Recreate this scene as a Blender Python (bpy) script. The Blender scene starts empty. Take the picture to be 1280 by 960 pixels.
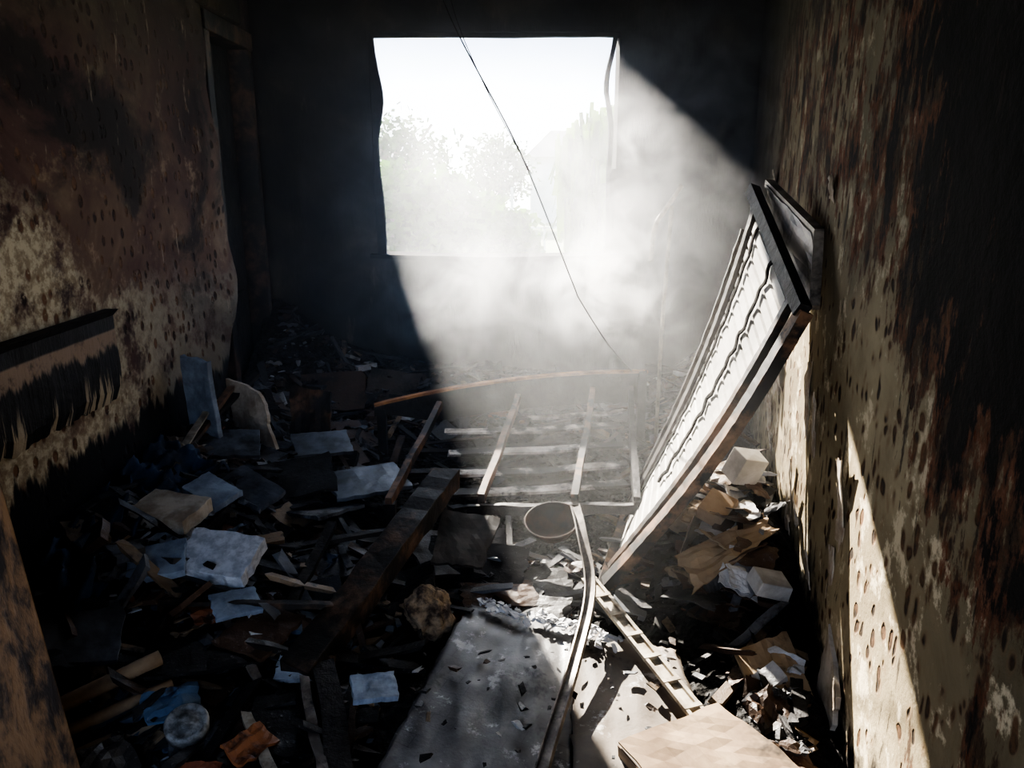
import bpy, bmesh, math, random
from mathutils import Vector, Matrix, Euler, noise
random.seed(7)
scene = bpy.context.scene
try:
    scene.view_settings.look = 'AgX - High Contrast'; scene.view_settings.exposure = 0.62
except Exception as ex: print(ex)
COL = scene.collection
XL = -1.67; YB = 5.3; YN = -0.9; ZC = 2.95
def wall_x(y): return 0.614 + 0.186*y

# ------------------------------------------------------------ node helpers
class NB:
    def __init__(s, name):
        s.m = bpy.data.materials.new(name); s.m.use_nodes = True
        s.t = s.m.node_tree; s.t.nodes.clear()
        s.out = s.t.nodes.new('ShaderNodeOutputMaterial')
    def n(s, typ, **kw):
        nd = s.t.nodes.new(typ)
        ins = kw.pop('ins', {})
        for k, v in kw.items(): setattr(nd, k, v)
        for k, v in ins.items(): s.set(nd.inputs[k], v)
        return nd
    def set(s, sock, v):
        if isinstance(v, bpy.types.NodeSocket): s.t.links.new(v, sock)
        else: sock.default_value = v
    def math(s, op, a, b=0.0, c=None, clamp=False):
        nd = s.t.nodes.new('ShaderNodeMath'); nd.operation = op; nd.use_clamp = clamp
        s.set(nd.inputs[0], a); s.set(nd.inputs[1], b)
        if c is not None: s.set(nd.inputs[2], c)
        return nd.outputs[0]
    def pos(s):
        g = s.n('ShaderNodeNewGeometry'); return g.outputs['Position']
    def obj(s):
        g = s.n('ShaderNodeTexCoord'); return g.outputs['Object']
    def scale(s, v, sc):
        nd = s.n('ShaderNodeVectorMath', operation='MULTIPLY'); s.set(nd.inputs[0], v); nd.inputs[1].default_value = sc
        return nd.outputs[0]
    def sep(s, v):
        nd = s.n('ShaderNodeSeparateXYZ'); s.set(nd.inputs[0], v); return nd.outputs
    def noise(s, v, sc, det=5, rough=.6, dist=0.0):
        nd = s.n('ShaderNodeTexNoise'); s.set(nd.inputs['Vector'], v)
        nd.inputs['Scale'].default_value = sc; nd.inputs['Detail'].default_value = det
        nd.inputs['Roughness'].default_value = rough; nd.inputs['Distortion'].default_value = dist
        return nd.outputs['Fac']
    def vor(s, v, sc, rnd=1.0, out='Distance'):
        nd = s.n('ShaderNodeTexVoronoi'); s.set(nd.inputs['Vector'], v)
        nd.inputs['Scale'].default_value = sc; nd.inputs['Randomness'].default_value = rnd
        return nd.outputs[out]
    def mr(s, v, a, b, c=0.0, d=1.0):
        nd = s.n('ShaderNodeMapRange'); nd.interpolation_type = 'SMOOTHSTEP'
        s.set(nd.inputs[0], v); nd.inputs[1].default_value = a; nd.inputs[2].default_value = b
        nd.inputs[3].default_value = c; nd.inputs[4].default_value = d
        return nd.outputs[0]
    def ramp(s, f, stops):
        nd = s.n('ShaderNodeValToRGB'); s.set(nd.inputs[0], f)
        e = nd.color_ramp.elements
        while len(e) < len(stops): e.new(0.5)
        for i, (p, c) in enumerate(stops):
            e[i].position = p; e[i].color = (*c, 1)
        return nd.outputs[0]
    def mix(s, f, a, b, mode='MIX'):
        nd = s.n('ShaderNodeMix', data_type='RGBA', blend_type=mode)
        s.set(nd.inputs[0], f)
        for i, v in ((6, a), (7, b)):
            if not isinstance(v, bpy.types.NodeSocket): v = (*v, 1) if len(v) == 3 else v
            s.set(nd.inputs[i], v)
        return nd.outputs[2]
    def bsdf(s, col, rough=.7, metal=0.0, bump=None, bs=.4, bd=.01, spec=.4, trans=None):
        b = s.n('ShaderNodeBsdfPrincipled')
        if not isinstance(col, bpy.types.NodeSocket): col = (*col, 1)
        s.set(b.inputs['Base Color'], col); s.set(b.inputs['Roughness'], rough)
        s.set(b.inputs['Metallic'], metal); b.inputs['Specular IOR Level'].default_value = spec
        if bump is not None:
            bp = s.n('ShaderNodeBump'); s.set(bp.inputs['Height'], bump)
            bp.inputs['Strength'].default_value = bs; bp.inputs['Distance'].default_value = bd
            s.t.links.new(bp.outputs[0], b.inputs['Normal'])
        s.t.links.new(b.outputs[0], s.out.inputs['Surface'])
        return s.m

# ------------------------------------------------------------ materials
def m_left():
    b = NB('sooted_dimpled_plaster'); P = b.pos(); x, y, z = b.sep(P)
    n1 = b.noise(P, 1.7, 6, .62, .4); n2 = b.noise(P, 6, 7, .7); n3 = b.noise(P, 34, 4, .7)
    drip = b.noise(b.scale(P, (1, 9, 1.1)), 2.2, 5, .6)
    c = b.ramp(n1, [(.3, (.035, .02, .020)), (.46, (.105, .054, .044)), (.58, (.175, .11, .075)), (.72, (.34, .26, .18))])
    c = b.mix(b.mr(n2, .56, .7), c, (.32, .235, .16))
    zz = b.math('ADD', z, b.math('MULTIPLY', b.math('SUBTRACT', n2, .5), 1.1))
    zz = b.math('ADD', zz, b.math('MULTIPLY', b.math('SUBTRACT', n1, .5), .9))
    lim = b.math('SUBTRACT', zz, b.mr(b.math('ADD', y, b.math('MULTIPLY', n1, .8)), 2.9, 3.8, .14, -.22))
    cream = b.math('MULTIPLY', b.mr(lim, 1.34, 1.52, 1, 0), b.mr(n2, .36, .54))
    crc = b.mix(b.mr(y, 2.8, 3.8), b.mix(b.mr(n3, .4, .6), (.56, .49, .35), (.32, .25, .165)), (.29, .25, .19))
    c = b.mix(b.math('MULTIPLY', cream, .92), c, crc)
    d = b.vor(b.scale(P, (0, 19, 12.5)), 1.0, .6)
    dot = b.math('MULTIPLY', b.mr(d, .22, .36, 1, 0), b.mr(n3, .32, .46))
    dc = b.mix(b.mr(n2, .42, .58), (.035, .02, .018), (.19, .10, .055))
    c = b.mix(dot, c, dc)
    s1 = b.mr(b.noise(P, 1.3, 6, .65, .6), .47, .57)
    c = b.mix(b.math('MULTIPLY', s1, b.mr(zz, .95, 1.4, .35, .9)), c, (.020, .016, .016))
    top = b.mr(zz, 1.8, 2.6)
    c = b.mix(b.math('MULTIPLY', top, .7), c, (.045, .037, .030))
    pale = b.noise(b.scale(P, (1, 6, 1.6)), 2.4, 5, .7)
    c = b.mix(b.math('MULTIPLY', b.mr(pale, .61, .69), .7), c, (.38, .31, .23))
    zd = b.math('ADD', z, b.math('MULTIPLY', b.math('SUBTRACT', drip, .5), .30))
    low = b.mr(zd, .68, .72, 1, 0)
    c = b.mix(low, c, (.011, .011, .013))
    h = b.math('ADD', b.math('MULTIPLY', dot, -.6), b.math('MULTIPLY', n2, .5))
    return b.bsdf(c, .8, bump=h, bs=.7, bd=.015, spec=.25)

def m_heater():
    b = NB('melted_black_casing'); P = b.pos(); x, y, z = b.sep(P)
    drip = b.noise(b.scale(P, (1, 12, 1.0)), 2.2, 5, .65); n = b.noise(P, 14, 6, .7)
    zd = b.math('ADD', z, b.math('MULTIPLY', b.math('SUBTRACT', drip, .5), .14))
    c = b.mix(n, (.007, .007, .008), (.026, .023, .022))
    stripe = b.math('MULTIPLY', b.mr(zd, 1.035, 1.06), b.mr(z, 1.12, 1.11))
    c = b.mix(b.math('MULTIPLY', stripe, b.mr(n, .3, .5, .3, .95)), c, (.34, .24, .17))
    streak = b.math('MULTIPLY', b.mr(b.math('SUBTRACT', drip, b.math('MULTIPLY', b.math('SUBTRACT', z, .80), .7)), .46, .50), b.mr(z, 1.03, 1.0))
    c = b.mix(b.math('MULTIPLY', streak, b.mr(z, 1.0, .9, .0, .9)), c, (.46, .37, .25))
    return b.bsdf(c, .6, bump=b.math('ADD', n, drip), bs=.8, bd=.012, spec=.3)

def m_right():
    b = NB('scorched_dabbed_plaster'); P = b.pos(); x, y, z = b.sep(P)
    n1 = b.noise(P, 1.6, 6, .62, .5); n2 = b.noise(P, 7, 7, .7); n3 = b.noise(P, 38, 4, .7)
    c = b.ramp(n1, [(.3, (.14, .115, .072)), (.5, (.25, .208, .135)), (.68, (.39, .33, .22))])
    c = b.mix(b.mr(n2, .54, .62), c, (.56, .49, .355))
    c = b.mix(b.math('MULTIPLY', b.mr(z, 1.15, 1.7), .4), c, (.14, .12, .09))
    warpv = b.n('ShaderNodeVectorMath', operation='ADD'); 
    b.set(warpv.inputs[0], b.scale(P, (0, 21, 12.5)));
    cn = b.n('ShaderNodeTexNoise'); b.set(cn.inputs['Vector'], P); cn.inputs['Scale'].default_value = 9
    b.set(warpv.inputs[1], b.scale(cn.outputs['Color'], (0, 1.2, 1.5)))
    d = b.vor(warpv.outputs[0], 1.0, .75)
    ds = b.noise(P, 3, 2, .5)
    dd = b.math('ADD', d, b.math('MULTIPLY', b.math('SUBTRACT', ds, .5), .4))
    dot = b.mr(dd, .23, .33, 1, 0)
    halo = b.mr(dd, .28, .48, 1, 0)
    c = b.mix(b.math('MULTIPLY', halo, .55), c, (.18, .115, .065))
    c = b.mix(b.math('MULTIPLY', dot, .94), c, b.mix(b.mr(n2, .42, .62), (.024, .019, .016), (.14, .075, .038)))
    g = b.math('ADD', b.mr(y, 2.5, 1.1, 0, 1.1), b.mr(z, .75, 1.75, -.75, .55))
    streak = b.noise(b.scale(P, (1, 3.4, 1.4)), 2.6, 7, .72)
    m = b.math('ADD', g, b.math('MULTIPLY', b.math('SUBTRACT', streak, .5), 3.4))
    c = b.mix(b.mr(m, .42, .66, 0, .9), c, b.mix(b.mr(n2, .42, .6), (.05, .028, .018), (.15, .052, .025)))
    blk = b.mr(m, .72, .96)
    c = b.mix(blk, c, (.011, .010, .010))
    st = b.mr(b.noise(b.scale(P, (1, 5, 1)), 3.5, 6, .7), .59, .66)
    c = b.mix(b.math('MULTIPLY', st, .85), c, (.032, .025, .02))
    tp = b.mr(b.math('ADD', z, b.math('MULTIPLY', b.math('SUBTRACT', n1, .5), 1.2)), 2.0, 2.7, 0, .7)
    c = b.mix(tp, c, (.035, .03, .026))
    low = b.mr(b.math('ADD', z, b.math('MULTIPLY', b.math('SUBTRACT', n2, .5), .9)), .12, .3, 1, 0)
    c = b.mix(low, c, (.02, .017, .015))
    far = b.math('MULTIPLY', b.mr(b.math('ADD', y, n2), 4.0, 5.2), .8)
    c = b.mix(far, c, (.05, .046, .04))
    h = b.math('ADD', b.math('MULTIPLY', b.math('MULTIPLY', dot, b.math('SUBTRACT', 1.0, blk)), -.8), b.math('MULTIPLY', n2, .8))
    return b.bsdf(c, .85, bump=h, bs=.8, bd=.015, spec=.15)

def m_back():
    b = NB('soot_blackened_wall'); P = b.pos()
    n = b.noise(P, 2.2, 6, .65, .4); n2 = b.noise(b.scale(P, (3, 1, .7)), 3, 5, .7)
    c = b.ramp(n, [(.3, (.014, .014, .014)), (.55, (.042, .04, .036)), (.75, (.11, .096, .077))])
    c = b.mix(b.mr(n2, .60, .74), c, (.13, .11, .085))
    return b.bsdf(c, .9, bump=n2, bs=.5, bd=.02, spec=.08)

def m_simple(name, c1, c2, sc=8, rough=.7, metal=0.0, st=(1, 1, 1), char=0.0, bs=.4, bd=.006, spec=.4, lo=.35, hi=.65):
    b = NB(name); P = b.obj()
    n = b.noise(b.scale(P, st), sc, 6, .65, .2)
    c = b.mix(b.mr(n, lo, hi), c1, c2)
    if char > 0:
        nc = b.noise(P, sc*.45, 6, .68)
        c = b.mix(b.mr(nc, 1-char-.06, 1-char+.06), c, (.013, .012, .012))
    return b.bsdf(c, rough, metal, bump=n, bs=bs, bd=bd, spec=spec)

def m_sheet(name, c1, c2, pattern, char, rough=.45):
    b = NB(name); P = b.obj()
    n = b.noise(P, 3.2, 6, .62, .4); n2 = b.noise(P, 9, 7, .74); nf = b.noise(P, 90, 3, .6)
    c = b.mix(b.mr(n, .36, .62), c1, c2)
    c = b.mix(b.math('MULTIPLY', b.mr(n2, .57, .66), .85), c, (.50, .495, .48))
    c = b.mix(b.mr(b.noise(P, 2.4, 6, .72, .3), 1-char-.05, 1-char+.05), c, (.013, .012, .013))
    h = b.math('ADD', b.math('MULTIPLY', n2, .6), b.math('MULTIPLY', nf, .25))
    if pattern:
        r = b.n('ShaderNodeVectorRotate', rotation_type='Z_AXIS'); b.set(r.inputs['Vector'], P); r.inputs['Angle'].default_value = .45
        br = b.n('ShaderNodeTexBrick'); b.set(br.inputs['Vector'], r.outputs[0])
        br.inputs['Scale'].default_value = 6; br.inputs['Mortar Size'].default_value = .012; br.inputs['Mortar Smooth'].default_value = .5
        br.inputs['Brick Width'].default_value = .5; br.inputs['Row Height'].default_value = .3
        mk = b.math('MULTIPLY', br.outputs['Fac'], b.mr(n, .50, .58))
        c = b.mix(b.math('MULTIPLY', mk, .45), c, (.03, .028, .027))
    return b.bsdf(c, rough, bump=h, bs=.5, bd=.006, spec=.45)

def m_attr(name, char=.48, rough=.55, spec=.5, leaf=False):
    b = NB(name); P = b.obj()
    a = b.n('ShaderNodeAttribute', attribute_name='Col')
    if leaf:
        d1 = b.n('ShaderNodeBsdfDiffuse'); d2 = b.n('ShaderNodeBsdfTranslucent'); mx = b.n('ShaderNodeMixShader')
        b.set(d1.inputs[0], a.outputs['Color']); b.set(d2.inputs[0], a.outputs['Color'])
        mx.inputs[0].default_value = .5; b.set(mx.inputs[1], d1.outputs[0]); b.set(mx.inputs[2], d2.outputs[0])
        b.t.links.new(mx.outputs[0], b.out.inputs['Surface']); return b.m
    n = b.noise(P, 14, 5, .7); n2 = b.noise(P, 70, 3, .7); n3 = b.noise(P, 5, 5, .7)
    c = b.mix(.7, a.outputs['Color'], b.ramp(n, [(.3, (.35, .33, .32)), (.65, (1, 1, 1))]), 'MULTIPLY')
    c = b.mix(b.mr(n3, 1-char-.05, 1-char+.08), c, (.014, .013, .014))
    c = b.mix(b.math('MULTIPLY', b.mr(n2, .62, .7), .3), c, (.32, .31, .30))
    return b.bsdf(c, b.mr(n, .3, .7, rough-.15, rough+.25), bump=b.math('ADD', n, n2), bs=.5, bd=.005, spec=spec)

def m_terrain():
    b = NB('ash_and_char'); P = b.pos()
    n = b.noise(P, 12, 6, .75); v = b.vor(P, 34); n2 = b.noise(P, 60, 4, .7); n3 = b.noise(P, 3, 5, .7)
    c = b.ramp(n, [(.35, (.004, .004, .005)), (.55, (.011, .0105, .010)), (.72, (.038, .031, .026))])
    c = b.mix(b.math('MULTIPLY', b.mr(n2, .65, .75), .5), c, (.20, .195, .19))
    c = b.mix(b.math('MULTIPLY', b.mr(n3, .62, .74), .4), c, (.11, .072, .046))
    return b.bsdf(c, b.mr(n2, .3, .6, .5, .9), bump=b.math('ADD', b.math('MULTIPLY', v, .8), n), bs=1.0, bd=.03, spec=.25)

M = {}
M['left'] = m_left(); M['right'] = m_right(); M['back'] = m_back(); M['ash'] = m_terrain(); M['heater'] = m_heater()
M['debris'] = m_attr('burnt_debris_mixed', .46, spec=.4)
M['clean'] = m_attr('lightly_sooted_scraps', .39, .52, .42)
M['leaf'] = m_attr('foliage', leaf=True)
M['sheetL'] = m_sheet('ash_dusted_floor_sheet', (.19, .185, .18), (.085, .08, .08), True, .42)
M['sheetR'] = m_sheet('sooty_plasterboard', (.20, .165, .13), (.12, .10, .08), False, .38, .65)
M['char'] = m_simple('charred_wood', (.008, .008, .009), (.034, .029, .026), 9, .6, bs=.9, bd=.02, spec=.3)
M['soot'] = m_simple('sooted_frame', (.012, .012, .012), (.035, .03, .027), 9, .95, bs=.5, spec=.05)
M['charbrown'] = m_simple('half_charred_timber', (.014, .012, .011), (.16, .095, .057), 6, .55, bs=.8, bd=.012, lo=.45, hi=.7)
M['wood'] = m_simple('scorched_pine', (.22, .12, .065), (.05, .028, .016), 9, .65, char=.47)
M['orange'] = m_simple('singed_veneer', (.52, .25, .095), (.22, .10, .045), 9, .55)
M['whitewood'] = m_simple('ash_whitened_slat', (.74, .71, .67), (.30, .27, .24), 10, .7, char=.50)
M['panel'] = m_simple('grey_metal_cladding', (.47, .45, .42), (.30, .285, .26), 5, .6, bs=.2, char=.24)
M['alu'] = m_simple('sooty_aluminium', (.34, .30, .26), (.10, .085, .075), 8, .5, .35, char=.40, bs=.3)
M['darkmetal'] = m_simple('blackened_metal', (.02, .019, .018), (.07, .06, .052), 7, .65, .1, bs=.3, spec=.3)
M['palemetal'] = m_simple('chalky_metal_strip', (.50, .45, .36), (.22, .18, .13), 12, .55, .2, char=.36)
M['card'] = m_simple('smoked_cardboard', (.36, .265, .17), (.20, .135, .085), 4, .85, char=.36)
M['block'] = m_simple('speckled_white_panel', (.60, .62, .66), (.35, .37, .42), 28, .6, char=.20, bs=.35)
M['whitebox'] = m_simple('white_carton', (.58, .57, .54), (.36, .34, .31), 7, .7, char=.32, bs=.3)
M['blue'] = m_simple('bluish_plaster_chunk', (.31, .37, .46), (.145, .175, .23), 9, .6, char=.32)
M['greyboard'] = m_simple('slate_grey_board', (.14, .155, .185), (.05, .054, .063), 6, .42, char=.38)
M['bluecloth'] = m_simple('scorched_blue_cloth', (.022, .05, .11), (.010, .016, .032), 6, .75, char=.38, spec=.25)
M['wire'] = m_simple('burnt_wire', (.03, .03, .03), (.06, .05, .045), 30, .5, .3)
M['rust'] = m_simple('rusty_bowl_metal', (.05, .022, .013), (.015, .011, .010), 9, .8, .0, char=.42, spec=.2)
M['doorleaf'] = m_simple('scratched_brown_door', (.20, .11, .05), (.022, .014, .01), 3.0, .5, st=(7, 7, 1.2), bs=.6, lo=.40, hi=.6)
M['flake'] = m_simple('pale_plaster_flake', (.52, .465, .385), (.26, .205, .15), 8, .8, char=.35)
M['housewall'] = m_simple('white_render', (.75, .75, .73), (.65, .65, .64), 2, .8)
M['roof'] = m_simple('grey_roof', (.14, .135, .14), (.09, .09, .09), 4, .8)
M['bark'] = m_simple('bark', (.12, .09, .06), (.2, .16, .11), 8, .9)
M['grass'] = m_simple('dry_lawn', (.10, .16, .04), (.18, .19, .08), 1, .9)
M['ceil'] = m_simple('smoke_black_ceiling', (.012, .012, .012), (.05, .045, .04), 2, .9)

# ------------------------------------------------------------ mesh builder
class MB:
    def __init__(s): s.v = []; s.f = []; s.c = []
    def add(s, vs, fs, col=(.5, .5, .5)):
        o = len(s.v); s.v += [tuple(v) for v in vs]
        s.f += [tuple(i+o for i in f) for f in fs]; s.c += [col]*len(fs)
    def box(s, c, size, rot=(0, 0, 0), col=(.5, .5, .5), jit=0.0):
        R = Euler(rot).to_matrix(); c = Vector(c); vs = []
        for dx in (-.5, .5):
            for dy in (-.5, .5):
                for dz in (-.5, .5):
                    p = Vector((dx*size[0], dy*size[1], dz*size[2]))
                    if jit: p += Vector([random.uniform(-jit, jit)*q for q in size])
                    vs.append(c + R @ p)
        s.add(vs, [(0, 1, 3, 2), (4, 6, 7, 5), (0, 4, 5, 1), (2, 3, 7, 6), (0, 2, 6, 4), (1, 5, 7, 3)], col)
    def bar(s, pts, w, t, up=(0, 0, 1), col=(.5, .5, .5), rag=0.0, jit=0.0, profile=None):
        pts = [Vector(p) for p in pts]; up = Vector(up)
        prof = profile or [(-w/2, -t/2), (w/2, -t/2), (w/2, t/2), (-w/2, t/2)]
        k = len(prof); vs = []
        for i, p in enumerate(pts):
            a = pts[max(i-1, 0)]; b = pts[min(i+1, len(pts)-1)]
            d = (b-a).normalized(); sd = d.cross(up).normalized(); u = sd.cross(d).normalized()
            for (q, r) in prof:
                e = Vector((0, 0, 0))
                if i in (0, len(pts)-1) and rag: e = d*random.uniform(-rag, rag)
                if jit: e += sd*random.uniform(-jit, jit)+u*random.uniform(-jit, jit)
                vs.append(p + sd*q + u*r + e)
        fs = []
        for i in range(len(pts)-1):
            for j in range(k):
                fs.append((i*k+j, i*k+(j+1) % k, (i+1)*k+(j+1) % k, (i+1)*k+j))
        fs.append(tuple(reversed(range(k)))); fs.append(tuple((len(pts)-1)*k+j for j in range(k)))
        s.add(vs, fs, col)
    def tube(s, pts, r, n=8, col=(.5, .5, .5)):
        s.bar(pts, 0, 0, up=(.13, .21, .97), col=col, profile=[(r*math.cos(2*math.pi*i/n), r*math.sin(2*math.pi*i/n)) for i in range(n)])
    def quad(s, A, B, C, D, nu=10, nv=10, amp=0.0, fr=4, th=.004, col=(.5, .5, .5), rag=0.0, fn=None):
        A, B, C, D = map(Vector, (A, B, C, D)); nrm = (B-A).cross(D-A).normalized()
        top = []; off = random.uniform(0, 50)
        for i in range(nu+1):
            for j in range(nv+1):
                u, v = i/nu, j/nv
                p = A*(1-u)*(1-v)+B*u*(1-v)+C*u*v+D*(1-u)*v
                h = amp*noise.fractal(Vector((u*fr*1.3+off, v*fr+off, off)), 1, 2, 4) if amp else 0
                if fn: h += fn(u, v)
                if rag and (i in (0, nu) or j in (0, nv)):
                    p = p + (B-A)*random.uniform(-rag, rag) + (D-A)*random.uniform(-rag, rag)
                top.append(p + nrm*h)
        n1 = (nv+1); N = len(top)
        vs = top + [p - nrm*th for p in top]; fs = []
        for i in range(nu):
            for j in range(nv):
                a = i*n1+j; fs.append((a, a+n1, a+n1+1, a+1)); fs.append((a+N, a+1+N, a+n1+1+N, a+n1+N))
        for i in range(nu):
            a = i*n1; fs.append((a, a+N, a+n1+N, a+n1)); a = i*n1+nv; fs.append((a, a+n1, a+n1+N, a+N))
        for j in range(nv):
            a = j; fs.append((a, a+1, a+1+N, a+N)); a = nu*n1+j; fs.append((a, a+N, a+1+N, a+1))
        s.add(vs, fs, col)
    def lathe(s, c, prof, n=24, rot=(0, 0, 0), col=(.5, .5, .5)):
        R = Euler(rot).to_matrix(); c = Vector(c); vs = []; k = len(prof)
        for i in range(n):
            a = 2*math.pi*i/n
            for r, z in prof: vs.append(c + R @ Vector((r*math.cos(a), r*math.sin(a), z)))
        fs = []
        for i in range(n):
            for j in range(k-1):
                fs.append((i*k+j, ((i+1) % n)*k+j, ((i+1) % n)*k+j+1, i*k+j+1))
        s.add(vs, fs, col)
    def obj(s, name, mat, smooth=False, parent=None, bevel=0.0):
        me = bpy.data.meshes.new(name); me.from_pydata(s.v, [], s.f); me.update()
        ca = me.color_attributes.new('Col', 'FLOAT_COLOR', 'CORNER')
        data = []
        for p, c in zip(me.polygons, s.c):
            data += [c[0], c[1], c[2], 1.0]*p.loop_total
        ca.data.foreach_set('color', data)
        if smooth:
            me.polygons.foreach_set('use_smooth', [True]*len(me.polygons))
        me.materials.append(M[mat] if isinstance(mat, str) else mat)
        ob = bpy.data.objects.new(name, me); COL.objects.link(ob)
        if parent: ob.parent = parent
        if bevel:
            md = ob.modifiers.new('bev', 'BEVEL'); md.width = bevel; md.segments = 2; md.limit_method = 'ANGLE'
        return ob
def empty(name):
    e = bpy.data.objects.new(name, None); COL.objects.link(e); e.empty_display_size = .1; return e
def lerp(a, b, t): return Vector(a)*(1-t)+Vector(b)*t
def path(a, b, n, wob=0.0, sag=0.0):
    o = random.uniform(0, 99); r = []
    for i in range(n+1):
        t = i/n; p = lerp(a, b, t)
        p += wob*Vector(noise.noise_vector(Vector((t*3+o, o, 0)))); p.z -= sag*4*t*(1-t); r.append(p)
    return r
def sn(t): return max(0.0, math.sin(math.pi*t))**.8

# ------------------------------------------------------------ room shell
TH = .2
m = MB(); m.box(((XL+1.9)/2, (YN+YB)/2, -.06), (1.9-XL+.4, YB-YN+.4, .12)); m.obj('floor', 'ash')
m = MB(); m.box(((XL+1.9)/2, (YN+YB)/2, ZC+.06), (1.9-XL+.4, YB-YN+.4, .12)); m.obj('ceiling', 'ceil')
m = MB()
def bx(m, x0, x1, y0, y1, z0, z1): m.box(((x0+x1)/2, (y0+y1)/2, (z0+z1)/2), (x1-x0, y1-y0, z1-z0))
bx(m, XL-TH, XL, YN, 4.42, 0, ZC); bx(m, XL-TH, XL, 5.12, YB, 0, ZC); bx(m, XL-TH, XL, 4.42, 5.12, 2.5, ZC)
wl = m.obj('wall_left', 'left')
m = MB(); zs = 60; ys = 40; vs = []; 
for j in range(zs+1):
    z = .0 + (ZC-.0)*j/zs
    e = 4.28 + .05*noise.fractal(Vector((0, 0, z*3)), 1, 2, 4)
    if z < 1.6: e += .12*math.exp(-((z-1.25)/.25)**2)
    if z < .95: e -= (.95-z)*.5
    for i in range(ys+1):
        t = i/ys; y = YN+.02+(e-YN)*t
        curl = .05*max(0, (t-.93)/.07)**2*(1.0+noise.noise(Vector((3, 0, z*2.5))))
        bow = .012*noise.fractal(Vector((7, y*1.2, z*1.2)), 1, 2, 3)
        vs.append((XL+.022+curl+bow, y, z))
fs = [(j*(ys+1)+i, j*(ys+1)+i+1, (j+1)*(ys+1)+i+1, (j+1)*(ys+1)+i) for j in range(zs) for i in range(ys)]
m.add(vs, fs); pl = m.obj('plaster_layer', 'left', True, wl)
md = pl.modifiers.new('s', 'SOLIDIFY'); md.thickness = .015; md.offset = 1 
# melted, blackened wall heater with dripping lower edge
m = MB(); ny_, nz_ = 110, 14; vs = []
for i in range(ny_+1):
    y = 1.05+2.0*i/ny_
    dr = .5+.5*noise.noise(Vector((y*7, 3, 0)))+.35*noise.noise(Vector((y*18, 9, 0)))
    zb = .875-.09*max(0, dr)
    for j in range(nz_+1):
        t = j/nz_; z = zb+(1.195-zb)*t
        off = .05 if t > .15 else .03+.02*t/.15
        if t > .93: off = .075
        vs.append((XL+.02+off+.006*noise.noise(Vector((y*8, z*8, 2))), y, z))
N = len(vs); vs += [(XL+.005, v[1], v[2]) for v in vs]; fs = []; q = nz_+1
for i in range(ny_):
    for j in range(nz_):
        a = i*q+j; fs.append((a, a+q, a+q+1, a+1))
    a = i*q; fs.append((a, a+N, a+q+N, a+q)); a += nz_; fs.append((a, a+q, a+q+N, a+N))
for j in range(nz_):
    fs.append((j, j+1, j+1+N, j+N)); a = ny_*q+j; fs.append((a, a+N, a+1+N, a+1))
m.add(vs, fs); m.obj('melted_wall_heater', 'heater')
d = empty('door_1')
m = MB(); bx(m, XL-.12, XL-.08, 4.46, 5.08, 0, 2.46)
for (z0, z1) in ((.2, 1.0), (1.15, 2.3)):
    bx(m, XL-.08, XL-.065, 4.55, 4.99, z0, z1)
m.obj('leaf', 'char', parent=d)
m = MB(); bx(m, XL-.1, XL+.05, 4.38, 4.46, 0, 2.5); bx(m, XL-.1, XL+.05, 5.08, 5.15, 0, 2.5); bx(m, XL-.1, XL+.06, 4.38, 5.15, 2.46, 2.56)
m.obj('frame', 'charbrown', parent=d, bevel=.006)
m = MB(); bx(m, XL, XL+.10, 4.25, 4.85, 2.56, ZC-.02); m.obj('trim_1', 'left', bevel=.01)
WX0, WX1, WZ0, WZ1 = -.92, .69, 1.17, 2.60
m = MB(); XR = wall_x(YB)
bx(m, XL-TH, WX0, YB, YB+TH, 0, ZC); bx(m, WX1, XR+TH, YB, YB+TH, 0, ZC)
bx(m, WX0, WX1, YB, YB+TH, 0, WZ0); bx(m, WX0, WX1, YB, YB+TH, WZ1, ZC)
m.obj('wall_back', 'back')
# wall behind the camera; doorway added out of view, widened for frontal fill light
m = MB(); xr0 = wall_x(YN)
bx(m, XL-TH, -1.45, YN-TH, YN, 0, ZC); bx(m, .25, xr0+TH+.3, YN-TH, YN, 0, ZC); bx(m, -1.45, .25, YN-TH, YN, 2.6, ZC)
m.obj('wall_near', 'back')
m = MB(); a0 = (wall_x(YN-TH), YN-TH); a1 = (wall_x(YB+TH), YB+TH)
ny, nz = 90, 40; vs = []
for i in range(ny+1):
    y = a0[1]+(a1[1]-a0[1])*i/ny
    for j in range(nz+1):
        z = ZC*j/nz
        vs.append((wall_x(y)-.0-max(0, .012*noise.fractal(Vector((2, y*1.5, z*1.5)), 1, 2, 3)), y, z))
N = len(vs); vs2 = [(wall_x(v[1])+.2, v[1], v[2]) for v in vs]
fs = []
for i in range(ny):
    for j in range(nz):
        a = i*(nz+1)+j; fs.append((a, a+1, a+nz+2, a+nz+1)); fs.append((a+N, a+nz+1+N, a+nz+2+N, a+1+N))
for j in range(nz):
    fs.append((j, j+N, j+1+N, j+1)); a = ny*(nz+1)+j; fs.append((a, a+1, a+1+N, a+N))
for i in range(ny):
    a = i*(nz+1); fs.append((a, a+nz+1, a+nz+1+N, a+N)); a += nz; fs.append((a, a+N, a+nz+1+N, a+nz+1))
m.add(vs+vs2, fs); wr = m.obj('wall_right', 'right', False)
m = MB()
for k in range(26):
    y = random.uniform(2.2, 4.7); z = random.uniform(.15, .75) if k < 22 else random.uniform(.9, 1.7)
    h = random.uniform(.08, .3); w = random.uniform(.03, .1); x = wall_x(y)
    o = random.uniform(.01, .04)
    m.quad((x-.004, y, z), (x-.004-.186*w, y-w, z), (wall_x(y-w)-o, y-w, z+h), (x-o*.6-.006, y, z+h*.9), 4, 6, .008, 3, .004, rag=.12)
m.obj('peeling_plaster', 'flake', parent=wr)

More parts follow.
